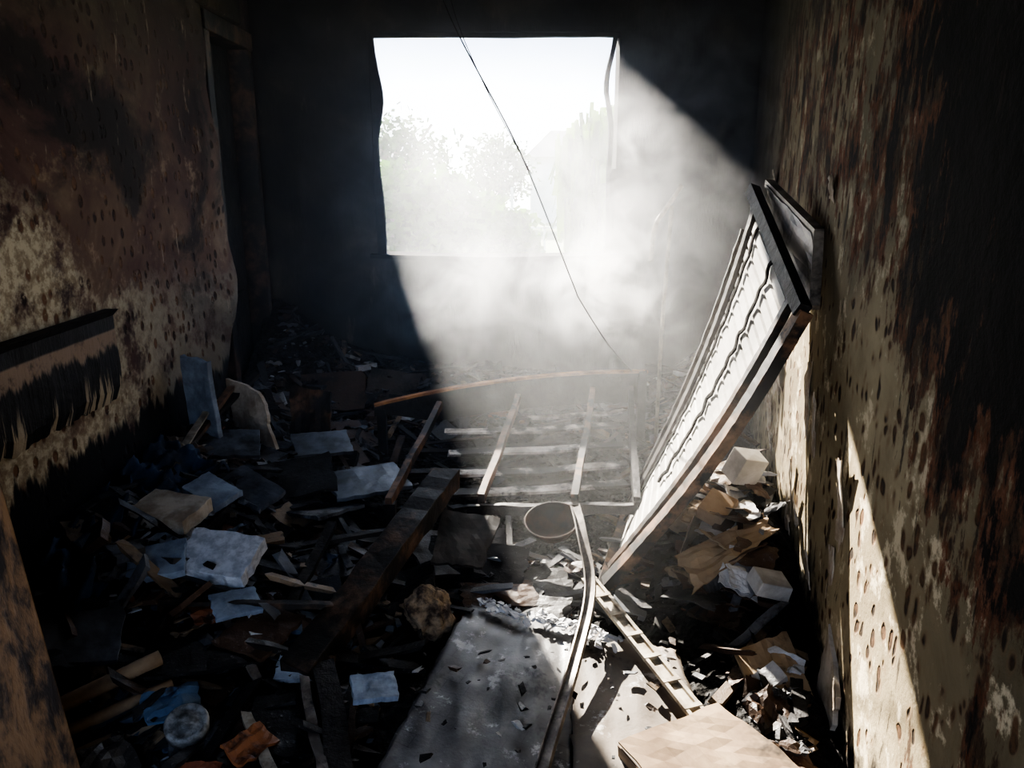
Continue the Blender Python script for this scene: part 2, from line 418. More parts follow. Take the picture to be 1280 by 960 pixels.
# window : warped frame
w = empty('window_1')
def strip(name, pts, ww, t, mat, up=(0, 1, 0)):
    q = MB(); q.bar(pts, ww, t, up=up, jit=.002); q.obj(name, mat, parent=w)
z0, z1 = WZ0, WZ1
def jl(z):
    t = (z-z0)/(z1-z0); return WX0+.004+.045*math.exp(-((t-.72)/.12)**2)+.035*(1-t)+.008*math.sin(t*9)
strip('frame_left', [(jl(z0+(z1-z0)*i/24)-.045, YB+.05, z0+(z1-z0)*i/24) for i in range(25)], .12, .05, 'soot')
def jr(z):
    t = (z-z0)/(z1-z0); return WX1-.012-.055*math.exp(-((t-.78)/.13)**2)-.03*max(0, 1-t)**.6+.006*math.sin(t*11)
strip('frame_right', [(jr(z0+(z1-z0)*i/24), YB+.05, z0+(z1-z0)*i/24) for i in range(25)], .028, .05, 'soot')
strip('frame_top', path((WX0, YB+.05, WZ1-.012), (WX1, YB+.05, WZ1-.008), 12, .01), .03, .05, 'soot')
strip('sill', [(WX0-.04+1.69*i/14, YB+.08, WZ0+.018-.018*math.sin(math.pi*(i/14))) for i in range(15)], .03, .26, 'soot')
m = MB(); m.quad((WX1-.06, YB+.01, 1.75), (WX1-.0, YB-.01, 1.75), (WX1+.0, YB-.0, 1.2), (WX1-.04, YB+.01, 1.2), 3, 12, .01, 3, .003, rag=.05)
m.obj('curled_liner', 'soot', parent=w)

# ------------------------------------------------------------ debris terrain
def sm(x, a, b):
    t = max(0, min(1, (x-a)/(b-a))); return t*t*(3-2*t)
def H(x, y, nz=True):
    h = .06
    h += .25*math.exp(-((x+1.55)/.5)**2)*sm(y, 1.5, 2.8)
    h += .17*math.exp(-((x+1.62)/.20)**2)*sm(y, 1.7, 2.5)
    h += .12*math.exp(-((x+1.0)/.45)**2)*sm(y, 1.7, 2.6)*sm(-y, -4.6, -3.2)
    h += .40*math.exp(-((y-5.35)/.55)**2)*(1-.25*sm(x, -.6, .6))
    h += .26*math.exp(-((x-wall_x(y)+.12)/.26)**2)*sm(y, 2.2, 2.9)
    h += .05*math.exp(-((x-.9)/.3)**2-((y-2)/.5)**2)
    if nz: h += .045*noise.fractal(Vector((x*3.1, y*3.1, 1.7)), 1, 2, 6) + .012*noise.noise(Vector((x*22, y*22, 5)))
    return max(h, .015)
m = MB(); nx, nyy = 150, 260; vs = []
for i in range(nyy+1):
    y = YN+.02+(YB-YN-.04)*i/nyy; x1 = wall_x(y)-.004-.008; x0 = XL+.004
    for j in range(nx+1):
        x = x0+(x1-x0)*j/nx; vs.append((x, y, H(x, y)+.016*abs(noise.noise(Vector((x*45, y*45, 2))))))
fs = [(i*(nx+1)+j, i*(nx+1)+j+1, (i+1)*(nx+1)+j+1, (i+1)*(nx+1)+j) for i in range(nyy) for j in range(nx)]
m.add(vs, fs); m.obj('ash_heap', 'ash')

BL = (.012, .011, .012); DG = (.055, .057, .064); BR = (.10, .058, .036); TN = (.33, .235, .145); GR = (.19, .20, .22); BG = (.13, .17, .235); WH = (.64, .65, .67); RU = (.26, .095, .04)
def pick(x, y, big=False):
    r = random.random()
    if x < -.3:   tb = [(.40, BL), (.57, DG), (.70, BR), (.80, GR), (.85, BG), (.93, WH), (.98, TN), (1, RU)]
    elif x > .6:  tb = [(.46, BL), (.58, DG), (.77, BR), (.89, TN), (.93, WH), (.975, GR), (1, RU)]
    else:         tb = [(.68, BL), (.84, DG), (.92, BR), (.955, GR), (.97, WH), (.985, TN), (1, RU)]
    for p, c in tb:
        if r <= p: break
    k = random.uniform(.5, 1.1); return tuple(min(1, q*k) for q in c)
def inbed(x, y): return 3.1 < y < 4.6 and -.85 < x < .85
def insheet(x, y): return -.42 < x < .72 and y < 2.6
def rxy(y0=1.3, y1=5.2):
    y = random.uniform(y0, y1); x = random.uniform(XL+.1, wall_x(y)-.1)
    return x, y
m = MB(); n = 0
while n < 5600:
    x, y = rxy()
    if insheet(x, y) or (inbed(x, y) and random.random() < .92): continue
    s_ = random.uniform(.006, .03)*(1 if random.random() < .8 else 1.8)
    m.box((x, y, H(x, y)+.012+s_*.15), (s_*random.uniform(.6, 2.4), s_, s_*random.uniform(.15, .5)),
          (random.gauss(0, .4), random.gauss(0, .4), random.uniform(0, 6.3)), pick(x, y), .25); n += 1
m.obj('rubble_chips', 'clean')
m = MB(); n = 0
while n < 640:
    x, y = rxy()
    if (inbed(x, y) and random.random() < .9) or insheet(x, y): continue
    L = random.uniform(.12, .45); a = random.uniform(0, 6.3)
    dx, dy = math.cos(a)*L/2, math.sin(a)*L/2
    xa, ya, xb, yb = x-dx, y-dy, x+dx, y+dy
    if min(xa, xb) < XL+.08 or xa > wall_x(ya)-.05 or xb > wall_x(yb)-.05 or max(ya, yb) > YB-.05: continue
    za = H(xa, ya)+.02; zb = H(xb, yb)+.02
    if random.random() < .3: zb += random.uniform(0, .10)
    zm = H(x, y)+.02; lift = max(0, zm-(za+zb)/2)
    c = random.choice([BL, BL, BL, DG, DG, BR, BR, TN, GR]); k = random.uniform(.5, 1.0); c = tuple(q*k for q in c)
    m.bar(path((xa, ya, za+lift), (xb, yb, zb+lift), 4, .008), random.uniform(.012, .045), random.uniform(.006, .02), col=c, rag=.03, jit=.003); n += 1
m.obj('broken_slats', 'debris')
m = MB(); mp = MB(); n = 0
while n < 420:
    x, y = rxy(1.4)
    if (inbed(x, y) and random.random() < .94) or insheet(x, y): continue
    a = random.uniform(0, 6.3); w_ = random.uniform(.06, .17); h_ = w_*random.uniform(.6, 1.4)
    if math.hypot(w_, h_)/2+.04 > min(x-XL, wall_x(y)-x, YB-y): continue
    R = Euler((random.gauss(0, .25), random.gauss(0, .25), a)).to_matrix()
    c = Vector((x, y, H(x, y)+.03+w_*.08))
    cs = [c + R @ Vector((sx*w_/2*random.uniform(.8, 1.1), sy*h_/2*random.uniform(.8, 1.1), 0)) for sx, sy in ((-1, -1), (1, -1), (1, 1), (-1, 1))]
    thick = random.choice([.002, .004, .02, .035])
    if thick > .01: m.quad(*cs, 4, 4, .002, 2, thick, pick(x, y), rag=.03)
    else: mp.quad(*cs, 7, 7, .02*w_/.1, 2.0, .0015, pick(x, y), rag=.06)
    n += 1
m.obj('burnt_books', 'clean'); mp.obj('paper_scraps', 'clean')

m = MB()
def board(c, w_, h_, rot, col, th=.015, amp=.01):
    R = Euler(rot).to_matrix(); c = Vector(c)
    cs = [c + R @ Vector((sx*w_/2, sy*h_/2, 0)) for sx, sy in ((-1, -1), (1, -1), (1, 1), (-1, 1))]
    m.quad(*cs, 8, 8, amp, 2, th, col, rag=.03)
for (x, y, w_, h_, rx, ry, rz, c) in [
    (-1.05, 3.35, .42, .3, .25, -.1, .3, BL), (-.85, 3.2, .3, .22, -.1, .2, 1.1, GR),
    (-.6, 3.0, .35, .2, .15, .1, .5, BL), (-1.0, 4.3, .5, .35, .4, .2, .9, BR), (-.35, 4.85, .4, .3, .6, .1, .1, BL),
    (-1.2, 4.75, .5, .3, .7, 0, .2, BR), (-.8, 4.9, .35, .3, .9, .1, -.2, (.12, .09, .07)), (.2, 4.95, .4, .3, .6, 0, .2, BL), (.75, 4.85, .3, .3, .5, -.2, .3, GR),
    (-1.4, 2.2, .3, .35, .2, .3, .6, BL), (-1.0, 2.2, .35, .22, .1, .1, .4, BL), (-.75, 2.75, .26, .2, .2, .15, .9, (.09, .09, .1)),
    (-.45, 2.7, .3, .18, .1, -.3, .2, BL), (-.2, 3.0, .5, .3, .25, .2, .5, (.05, .045, .045)), (.1, 2.85, .3, .2, .1, .1, .2, BL), (-.62, 1.95, .3, .24, .1, .1, .2, BL), (-.85, 2.3, .24, .2, .1, -.1, 1.2, BR),
    (-.15, 2.88, .42, .26, .35, .1, -.1, BL), (-.05, 2.72, .3, .16, .1, .05, .2, BR), (.42, 2.62, .24, .18, .1, .1, .5, BL), (.10, 2.66, .26, .14, .1, -.1, -.3, BL)]:
    board((x, y, H(x, y)+.06), w_, h_, (rx, ry, rz), c)
m.obj('charred_boards', 'debris')

# ------------------------------------------------------------ bed frame
bed = empty('bed_frame')
m = MB(); hA = Vector((-.80, 4.28, .42)); hB = Vector((.83, 4.58, .545)); K = 26; vs = []
for i in range(K+1):
    t = i/K; p = lerp(hA, hB, t); top = p.z+.055*sn(t); hgt = .06+.11*sm(t, 0, .25)+.02*t
    for (dy, zz) in ((-.016, top-hgt), (.016, top-hgt), (.016, top), (-.016, top)): vs.append((p.x, p.y+dy, zz))
fs = []
for i in range(K):
    for j in range(4): fs.append((i*4+j, i*4+(j+1) % 4, i*4+4+(j+1) % 4, i*4+4+j))
fs += [(3, 2, 1, 0), (K*4, K*4+1, K*4+2, K*4+3)]
m.add(vs, fs); m.obj('headboard', 'char', parent=bed)
m = MB(); m.bar([(lerp(hA, hB, i/K).x, lerp(hA, hB, i/K).y, lerp(hA, hB, i/K).z+.055*sn(i/K)+.006) for i in range(K+1)], .04, .016, up=(0, 0, 1), jit=.0015)
m.obj('headboard_edge', 'orange', parent=bed)
for i, (a, b_) in enumerate([((-.555, 3.18, .30), (-.42, 4.27, .43)), ((-.135, 3.19, .31), (.04, 4.36, .45)), ((.28, 3.2, .31), (.49, 4.45, .47))]):
    m = MB(); m.bar(path(a, b_, 10, .008), .032, .045, jit=.0015); m.obj('long_bar_%d' % (i+1), 'wood', parent=bed)
m = MB(); m.bar(path((.56, 3.2, .27), (.72, 4.5, .44), 8, .006), .03, .10, jit=.003); m.obj('side_rail', 'char', parent=bed)
m = MB(); m.bar(path((-.2, 3.17, .27), (.58, 3.19, .27), 10, .01), .03, .045, jit=.003)
m.bar(path((-.62, 3.3, .2), (-.3, 3.2, .24), 6, .01), .03, .05, jit=.003); m.obj('foot_rail', 'char', parent=bed)
m = MB()
for i, (y, x0, x1, z) in enumerate([(3.45, -.3, .57, .24), (3.66, -.32, .60, .255), (3.9, -.33, .62, .28), (4.17, -.36, .62, .31), (4.33, .0, .68, .34)]):
    m.bar(path((x0, y-.03, z), (x1, y+.09, z+.01), 10, .012, .01), .075 if i < 4 else .05, .014, rag=.02, jit=.002)
m.obj('cross_slats', 'whitewood', parent=bed)
m = MB()
for i, (y, x0, x1, z) in enumerate([(3.55, -.5, .3, .19), (3.8, -.55, .2, .2), (4.05, -.6, .3, .22)]):
    m.bar(path((x0, y, z), (x1, y+.1, z+.03), 8, .02, .02), .06, .014, rag=.03, jit=.003)
m.obj('charred_slats', 'char', parent=bed)
m = MB()
for (x, y, zt) in [(-.76, 4.29, .40), (.80, 4.57, .56), (.57, 3.2, .3), (-.55, 3.2, .29)]: m.bar([(x, y, 0), (x, y, zt)], .05, .05, up=(0, 1, 0), jit=.003)
m.obj('legs', 'char', parent=bed)

# ------------------------------------------------------------ burnt timber
m = MB(); m.bar(path((-.29, 3.18, .42), (-.70, 2.16, .14), 16, .012), .125, .085, rag=.02, jit=.004); m.obj('charred_timber', 'charbrown', bevel=.004)
m = MB(); m.quad((-.30, 3.06, .31), (-.05, 3.04, .28), (-.12, 2.76, .20), (-.32, 2.76, .22), 10, 10, .01, 1.5, .012, rag=.02); m.obj('scorched_tray', 'darkmetal')

# ------------------------------------------------------------ leaning slatted panel
sh = empty('shutter_panel')
A = Vector((1.066, 3.39, 1.61)); B = Vector((1.00, 2.57, 1.26)); C = Vector((.56, 3.41, .13)); D = Vector((.37, 2.72, .13))
nrm = (B-A).cross(C-A).normalized()
if nrm.x > 0: nrm = -nrm
def S(u, v, o=0.0):
    p = (A*(1-v)+B*v)*(1-u)+(C*(1-v)+D*v)*u
    sag = -.05*math.sin(math.pi*u)
    return p + nrm*(o+sag)
m = MB(); nu, nv = 170, 24; vs = []
for i in range(nu+1):
    for j in range(nv+1):
        u = .04+.93*i/nu; v = .07+.75*j/nv
        h = .009*(1 if (i % 7) > 0 else 0) + .008*noise.noise(Vector((u*5, v*2, 3)))
        vs.append(S(u, v, h))
N = len(vs); vs += [Vector(v)-nrm*.012 for v in vs]; fs = []
for i in range(nu):
    for j in range(nv):
        a = i*(nv+1)+j; fs.append((a, a+1, a+nv+2, a+nv+1)); fs.append((a+N, a+nv+1+N, a+nv+2+N, a+1+N))
for i in range(nu):
    for q in (0, nv): a = i*(nv+1)+q; fs.append((a, a+nv+1, a+nv+1+N, a+N))
for j in range(nv):
    for q in (0, nu): a = q*(nv+1)+j; fs.append((a, a+1, a+1+N, a+N))
m.add(vs, fs); m.obj('slat_sheet', 'panel', parent=sh)
def edge(name, v0, v1, ww, t, mat, o=0.02, wave=0.0, u0=0, u1=1):
    q = MB(); K = 60
    q.bar([S(u0+(u1-u0)*i/K, v0+(v1-v0)*i/K+wave*math.sin(i*1.15)*(.6+.4*math.sin(i*.37)), o) for i in range(K+1)], ww, t, up=nrm, jit=.0012); q.obj(name, mat, parent=sh)
edge('stile_far', .02, .02, .035, .03, 'darkmetal', .01)
edge('stile_inner', .86, .80, .03, .03, 'charbrown', .015)
edge('stile_near', .99, .98, .055, .045, 'wood', .01)
edge('shadow_strip_1', .17, .17, .016, .008, 'soot', .020, .018)  # dark strip standing in for a wavy shadow line along the panel
edge('shadow_strip_2', .52, .50, .016, .008, 'soot', .020, .024, 0, .75)  # second wavy shadow line of the sheet, modelled as a dark strip
edge('slack_cord_3', -.06, -.16, .014, .02, 'darkmetal', .02, .01, .1, 1)
m = MB(); m.bar([S(0, v/10, .02) for v in range(-1, 11)], .05, .045, up=nrm); m.obj('head_rail', 'char', parent=sh)
m = MB(); m.bar([S(1, v/8, .02) for v in range(-1, 9)], .05, .04, up=nrm); m.obj('bottom_rail', 'wood', parent=sh)
bxo = MB(); 
bxo.quad((1.11, 3.42, 1.67), (1.105, 2.82, 1.51), (1.055, 2.64, 1.28), (1.09, 3.30, 1.42), 8, 8, .015, 2, .02, rag=.02)
bxo.bar([(1.12, 3.46, 1.68), (1.10, 2.80, 1.51)], .035, .03); bxo.bar([(1.10, 2.80, 1.51), (1.04, 2.62, 1.27)], .035, .03)
bxo.obj('crushed_tin_casing', 'alu', parent=sh)

# ------------------------------------------------------------ metal tracks
prof = [(-.02, 0), (.02, 0), (.02, .018), (.015, .018), (.015, .005), (-.015, .005), (-.015, .018), (-.02, .018)]
def bez(P, n=30):
    P = [Vector(p) for p in P]; out = []
    for k in range(len(P)-1):
        p0 = P[max(k-1, 0)]; p1 = P[k]; p2 = P[k+1]; p3 = P[min(k+2, len(P)-1)]
        for i in range(n):
            t = i/n; out.append(.5*((2*p1)+(p2-p0)*t+(2*p0-5*p1+4*p2-p3)*t*t+(3*p1-p0-3*p2+p3)*t**3))
    out.append(P[-1]); return out
m = MB(); m.bar(bez([(.26, 2.90, .40), (.275, 2.75, .35), (.285, 2.49, .25), (.20, 2.14, .19), (.10, 1.80, .15), (.04, 1.55, .13)], 12), 0, 0, up=(-.25, 0, 1), profile=prof); m.obj('bent_curtain_track', 'alu')
tr = empty('hinged_metal_strip'); a = Vector((.295, 2.66, .2)); b_ = Vector((.66, 1.62, .145))
m = MB(); m.bar(path(a, b_, 20, .006), .045, .01); 
m.obj('back_strip', 'palemetal', parent=tr)
m = MB()
for i in range(9):
    t0 = i/9+.008; t1 = (i+1)/9-.008
    for s_ in (-1, 1):
        o = Vector((.022*s_, .008*s_, .01)); m.bar([lerp(a, b_, t0)+o, lerp(a, b_, t1)+o], .012, .014)
for i in range(10): m.box(lerp(a, b_, min(.995, max(.005, i/9)))+Vector((0, 0, .01)), (.06, .018, .016), (0, 0, .33))
m.obj('edge_lips', 'palemetal', parent=tr)

# ------------------------------------------------------------ sheets on floor, centre front
def crease(u, v):
    return .010*abs(math.sin(u*4+v*2.5+1.3*noise.noise(Vector((u*3, v*3, 1)))))*(.4+v) + (.03*max(0, .16-v)/.16)
m = MB(); m.quad((-.15, 2.62, .15), (.22, 2.46, .15), (.14, 1.5, .10), (-.44, 1.55, .10), 44, 44, .014, 2.4, .008, rag=.012, fn=crease); 
so = m.obj('warped_floor_sheet', 'sheetL', True)
m = MB(); m.quad((.20, 2.46, .13), (.56, 2.30, .13), (.60, 1.70, .10), (.16, 1.62, .12), 30, 30, .012, 2.0, .007, rag=.015, fn=lambda u, v: .006*abs(math.sin(u*6+v*3))); m.obj('fallen_plasterboard', 'sheetR', True)
m = MB()
for i in range(110):
    t = random.random(); x = -.12+.50*t; y = 2.58-.26*t+random.gauss(0, .022)
    s_ = random.uniform(.005, .022)
    m.box((x, y, .163), (s_*random.uniform(1, 2.5), s_, .008), (random.gauss(0, .3), random.gauss(0, .3), random.uniform(0, 6)), WH, .3)
for i in range(70):
    x = random.uniform(-.35, .62); y = random.uniform(1.7, 2.5); s_ = random.uniform(.005, .02)
    m.box((x, y, .150+.02*(y-1.7)), (s_*random.uniform(1, 2.5), s_, s_*.3), (random.gauss(0, .2), random.gauss(0, .2), random.uniform(0, 6)), tuple(q*.6 for q in pick(x, y)), .3)
m.obj('ash_flakes', 'clean')
cb = empty('cardboard_box')
def sh3(p): return (p[0]+.01, p[1]-.10, p[2])
m = MB(); m.quad(*map(sh3, ((.29, 1.92, .17), (.60, 2.06, .19), (.78, 1.78, .18), (.46, 1.58, .16))), 10, 10, .012, 2, .006, rag=.01); m.quad(*map(sh3, ((.29, 1.92, .165), (.46, 1.58, .155), (.47, 1.60, .06), (.30, 1.93, .06))), 6, 3, .004, 2, .004)
m.quad(*map(sh3, ((.60, 2.06, .185), (.78, 1.78, .175), (.79, 1.79, .06), (.61, 2.07, .06))), 6, 3, .004, 2, .004)
m.obj('panels', 'card', parent=cb)
m = MB()
m.quad((.62, 2.66, .30), (1.02, 2.90, .38), (1.03, 2.74, .36), (.66, 2.50, .25), 12, 8, .03, 2, .006, rag=.03); m.obj('torn_cardboard', 'card')
m = MB(); m.quad((.74, 2.26, .16), (.95, 2.34, .18), (.93, 1.96, .12), (.75, 1.93, .12), 10, 8, .02, 2, .012, rag=.02); m.obj('wooden_board', 'card')
m = MB(); m.quad((.985, 2.16, .04), (.945, 1.94, .04), (.94, 1.92, .25), (.995, 2.14, .34), 4, 10, .006, 2, .015, rag=.03); m.obj('broken_skirting', 'flake')
m = MB(); k = 0
while k < 60:
    y = random.uniform(2.5, 3.9); x = wall_x(y)-random.uniform(.08, .42); z = H(x, y)+random.uniform(.01, .12)
    w_ = random.uniform(.09, .22); R = Euler((random.gauss(0, .45), random.gauss(0, .45), random.uniform(0, 6.3))).to_matrix(); c = Vector((x, y, z)); k += 1
    if w_*.65 > wall_x(y)-x: continue
    cs = [c + R @ Vector((sx*w_/2, sy*w_*.4, 0)) for sx, sy in ((-1, -1), (1, -1), (1, 1), (-1, 1))]
    m.quad(*cs, 8, 8, .018, 1.6, .003, random.choice([TN, BR, BR, DG, WH, (.42, .34, .24)]), rag=.05)
for k in range(9):
    a = -.5+.13*k; c = Vector((.90, 3.28, H(.9, 3.28)+.07)); dx = Vector((math.cos(a)*.2, .03, math.sin(a)*.2)); dy = Vector((.02, -.15, .0))
    m.quad(c, c+dx, c+dx+dy, c+dy, 6, 4, .006, 2, .003, (.46, .37, .26), rag=.02)
m.obj('crumpled_papers', 'clean')
def solid(name, c, size, rot, mat):
    q = MB(); q.box(c, size, rot, jit=.04); return q.obj(name, mat, bevel=.004)
solid('white_carton', (1.03, 3.18, .47), (.14, .10, .13), (.3, .25, .4), 'whitebox')
solid('brown_carton', (.86, 2.98, .36), (.16, .12, .06), (.25, -.2, .9), 'card')
solid('white_carton', (.94, 2.52, .27), (.13, .10, .06), (.2, .3, .2), 'whitebox')

# ------------------------------------------------------------ pale blocks and boards
def block(name, c, size, rot, mat, jit=.05):
    q = MB(); R = Euler(rot).to_matrix(); c = Vector(c); w_, h_, t_ = size
    c.z = max(c.z, H(c.x, c.y)+.06)
    cs = [c + R @ Vector((sx*w_/2*random.uniform(1-jit, 1), sy*h_/2*random.uniform(1-jit, 1), t_/2)) for sx, sy in ((-1, -1), (1, -1), (1, 1), (-1, 1))]
    q.quad(*cs, 10, 8, .004, 3, t_, rag=.02); return q.obj(name, mat, bevel=.002)
block('plaster_block', (-1.34, 2.78, .44), (.27, .19, .06), (.12, .05, -.25), 'flake')
block('plaster_block', (-1.07, 2.55, .36), (.28, .20, .06), (.40, .08, -.15), 'block')
block('plaster_block', (-1.27, 2.49, .37), (.20, .17, .03), (.3, -.1, .25), 'blue')
block('plaster_block', (-1.24, 2.95, .45), (.20, .14, .03), (.2, .25, -.5), 'blue')
block('plaster_block', (-.96, 2.38, .27), (.16, .12, .02), (.3, .1, .6), 'blue')
block('plaster_block', (-.42, 2.02, .2), (.14, .11, .02), (.1, .1, .3), 'blue')
block('grey_board', (-1.38, 3.54, .45), (.30, .22, .02), (.3, .1, .3), 'greyboard')
block('grey_board', (-1.00, 3.82, .35), (.30, .22, .02), (.25, .05, .4), 'greyboard')
block('grey_board', (-.69, 3.43, .30), (.36, .26, .02), (.15, .0, .5), 'greyboard')
block('grey_board', (-1.15, 3.15, .38), (.30, .16, .02), (.3, .2, -.6), 'greyboard')
block('grey_board', (-1.42, 2.15, .25), (.34, .26, .02), (.3, .2, .4), 'greyboard')
m = MB()
for (a, b_, r) in [((-1.36, 1.86, .22), (-1.10, 2.10, .25), .024), ((-1.34, 1.80, .17), (-1.05, 2.05, .19), .018), ((-1.28, 1.76, .13), (-1.02, 1.98, .14), .022)]:
    m.tube(path(a, b_, 6, .004), r, 14)
m.obj('cardboard_tube', 'card', True)
m = MB(); m.lathe((-.94, 1.89, .17), [(0, .028), (.025, .03), (.03, .022), (.045, .02), (.055, .026), (.062, .015), (.06, -.02), (0, -.022)], 28, (.35, .15, 0), WH); m.obj('smoke_detector', m_simple('sooty_plastic', (.34, .34, .33), (.08, .08, .08), 30, .5, char=.35), True)
m = MB(); m.lathe((.17, 2.95, .30), [(0, -.045), (.035, -.045), (.08, -.03), (.11, .01), (.118, .03), (.112, .03), (.10, .008), (.07, -.022), (0, -.035)], 30, (.25, -.1, 0)); m.obj('rusty_bowl', 'rust', True)
me = bpy.data.meshes.new('singed_foam_lump')
bm = bmesh.new(); bmesh.ops.create_icosphere(bm, subdivisions=5, radius=.085)
for v in bm.verts:
    v.co *= 1+.35*noise.fractal(v.co*14, 1, 2, 5); v.co.z *= 1.05
bm.to_mesh(me); bm.free(); me.materials.append(m_simple('singed_foam', (.34, .25, .16), (.05, .035, .028), 22, .9, bs=1)); 
ob = bpy.data.objects.new('singed_foam_lump', me); ob.location = (-.30, 2.48, .18); COL.objects.link(ob)
m = MB(); m.quad((-1.58, 3.3, .58), (-1.25, 3.2, .44), (-1.42, 2.85, .42), (-1.58, 2.9, .56), 30, 30, .09, 3.0, .004, rag=.02); m.obj('scorched_blanket', 'bluecloth', True)
m = MB(); m.quad((-1.58, 2.80, .55), (-1.42, 2.7, .40), (-1.38, 2.2, .32), (-1.58, 2.25, .47), 30, 30, .08, 3.0, .004, rag=.02); m.obj('scorched_blanket', 'bluecloth', True)
for nm, a, b_, w_, t_, mt in [
    ('charred_stick', (-1.50, 3.15, .46), (-1.47, 3.9, .64), .035, .02, 'wood'),
    ('charred_stick', (-1.57, 3.3, .46), (-1.40, 4.1, .66), .04, .02, 'charbrown'),
    ('metal_strip', (-1.49, 3.15, .48), (-1.48, 3.66, .64), .035, .008, 'palemetal'),
    ('charred_stick', (-1.25, 2.35, .30), (-.62, 2.42, .24), .025, .02, 'charbrown'),
    ('metal_strip', (-1.06, 2.45, .26), (-.80, 2.1, .17), .03, .01, 'alu'),
    ('charred_stick', (-.62, 2.2, .16), (-.45, 1.7, .12), .07, .03, 'char'),
    ('metal_strip', (-.66, 2.12, .17), (-.52, 1.75, .13), .03, .012, 'alu'),
    ('metal_strip', (-.80, 1.98, .15), (-.62, 1.70, .12), .03, .012, 'palemetal'),
    ('charred_stick', (-1.1, 2.65, .3), (-.55, 2.95, .27), .035, .02, 'char'),
    ('charred_stick', (-.8, 2.35, .2), (-.74, 2.9, .33), .04, .02, 'char')]:
    m = MB(); m.bar(path(a, b_, 8, .01), w_, t_, rag=.015, jit=.002); m.obj(nm, mt)
m = MB(); m.quad((-1.46, 3.86, .38), (-1.22, 3.70, .36), (-1.30, 3.80, .64), (-1.50, 3.93, .68), 10, 10, .02, 2, .02, rag=.03); m.obj('peeling_board', 'flake')
m = MB(); m.quad((-1.60, 3.62, .42), (-1.43, 3.55, .40), (-1.43, 3.50, .86), (-1.58, 3.56, .89), 6, 8, .01, 2, .03, rag=.02); m.obj('grey_panel', 'blue', bevel=.004)
m = MB(); m.quad((-1.22, 4.0, .33), (-.98, 3.95, .30), (-1.01, 4.1, .56), (-1.24, 4.15, .58), 8, 8, .02, 2, .02, rag=.03); m.obj('scorched_drawer_front', 'wood')
m = MB(); m.quad((-1.60, 1.48, 1.02), (-1.26, 1.76, .98), (-1.07, 1.62, .02), (-1.42, 1.34, .02), 6, 14, .004, 2, .035); m.obj('cupboard_door', 'doorleaf', bevel=.003)
m = MB()
for (x, y, z, w_, h_, r, c) in [(-1.02, 1.98, .18, .16, .12, .6, (.09, .16, .27)), (-.74, 1.84, .15, .13, .09, 1.0, (.34, .13, .05)), (-.60, 1.68, .13, .12, .09, .3, (.03, .11, .34)), (-.85, 1.72, .14, .12, .1, .2, (.24, .08, .04)), (-1.12, 1.75, .16, .18, .14, .9, (.05, .045, .04))]:
    R = Euler((.25, .15, r)).to_matrix(); c0 = Vector((x, y, z))
    cs = [c0 + R @ Vector((sx*w_/2, sy*h_/2, 0)) for sx, sy in ((-1, -1), (1, -1), (1, 1), (-1, 1))]
    m.quad(*cs, 6, 6, .02, 2, .01, c, rag=.04)
m.obj('packaging_scraps', 'clean')

# ------------------------------------------------------------ wires and pole
m = MB(); m.tube(bez([(-.40, 3.92, ZC), (-.32, 3.94, 2.5), (.04, 4.07, 1.83), (.32, 4.12, 1.17), (.37, 4.12, 1.06), (.54, 4.25, .80), (.72, 4.5, .58)], 10), .0036, 6)
m.tube(bez([(-.36, 3.92, ZC), (-.285, 3.94, 2.5), (-.15, 4.0, 2.17), (.02, 4.07, 1.86), (.10, 4.09, 1.72)], 8), .0022, 6)
m.obj('hanging_wire', 'wire', True)
m = MB(); m.tube(bez([(.89, 4.50, .05), (.90, 4.54, .8), (.93, 4.60, 1.46), (.94, 4.62, 1.53)], 8), .012, 10)
m.tube(bez([(.83, 4.62, 1.22), (.845, 4.62, 1.42), (.90, 4.62, 1.52), (.99, 4.62, 1.66)], 10), .014, 10)
m.obj('bent_curtain_pole', 'palemetal', True)

# ------------------------------------------------------------ outside
m = MB(); m.box((0, 30, -.6), (120, 49, .3)); m.obj('ground', 'grass')
def tree(name, x, y, zc, rx, rz, nleaf, col, droop=0.0):
    t = empty(name); q = MB(); q.bar(path((x, y, -.45), (x+.1, y, zc+rz*.3), 8, .08), .22, .22, up=(0, 1, 0))
    for k in range(9):
        a = random.uniform(0, 6.3); e = Vector((x+math.cos(a)*rx*.7, y+math.sin(a)*rx*.7, zc+random.uniform(-.2, .8)*rz)); q.bar(path((x+.05, y, zc-rz*.5), e, 5, .1), .07, .07)
    q.obj('branches', 'bark', parent=t)
    q = MB()
    for k in range(nleaf):
        d_ = Vector((random.gauss(0, 1), random.gauss(0, 1), random.gauss(0, 1))).normalized()*random.uniform(.45, 1)
        f = 1+.5*noise.noise(d_*2.6+Vector((x, y, 0)))
        p = Vector((x+d_.x*rx*f, y+d_.y*rx*f, zc+d_.z*rz*f)); s_ = random.uniform(.05, .12)
        R = Euler((random.uniform(0, 3), random.uniform(0, 3), random.uniform(0, 3))).to_matrix()
        if droop: R = Euler((1.57+random.gauss(0, .3), 0, random.uniform(0, 3))).to_matrix()
        ll = s_*(1+droop*2); kk = random.uniform(.4, 1.2)
        q.add([p+R@Vector(v) for v in ((-s_*.5, -ll, 0), (s_*.5, -ll, 0), (s_*.5, ll, 0), (-s_*.5, ll, 0))], [(0, 1, 2, 3)], tuple(min(1, c*kk) for c in col))
    q.obj('leaves', 'leaf', parent=t)
tree('garden_shrub', -1.6, 14, .9, 1.2, 1.0, 3500, (.07, .16, .008))
tree('garden_shrub', -.3, 16, .4, .9, .8, 1800, (.09, .18, .012))
tree('willow_tree', 1.75, 14.5, 1.5, .95, 1.2, 3500, (.12, .21, .015), 1.0)
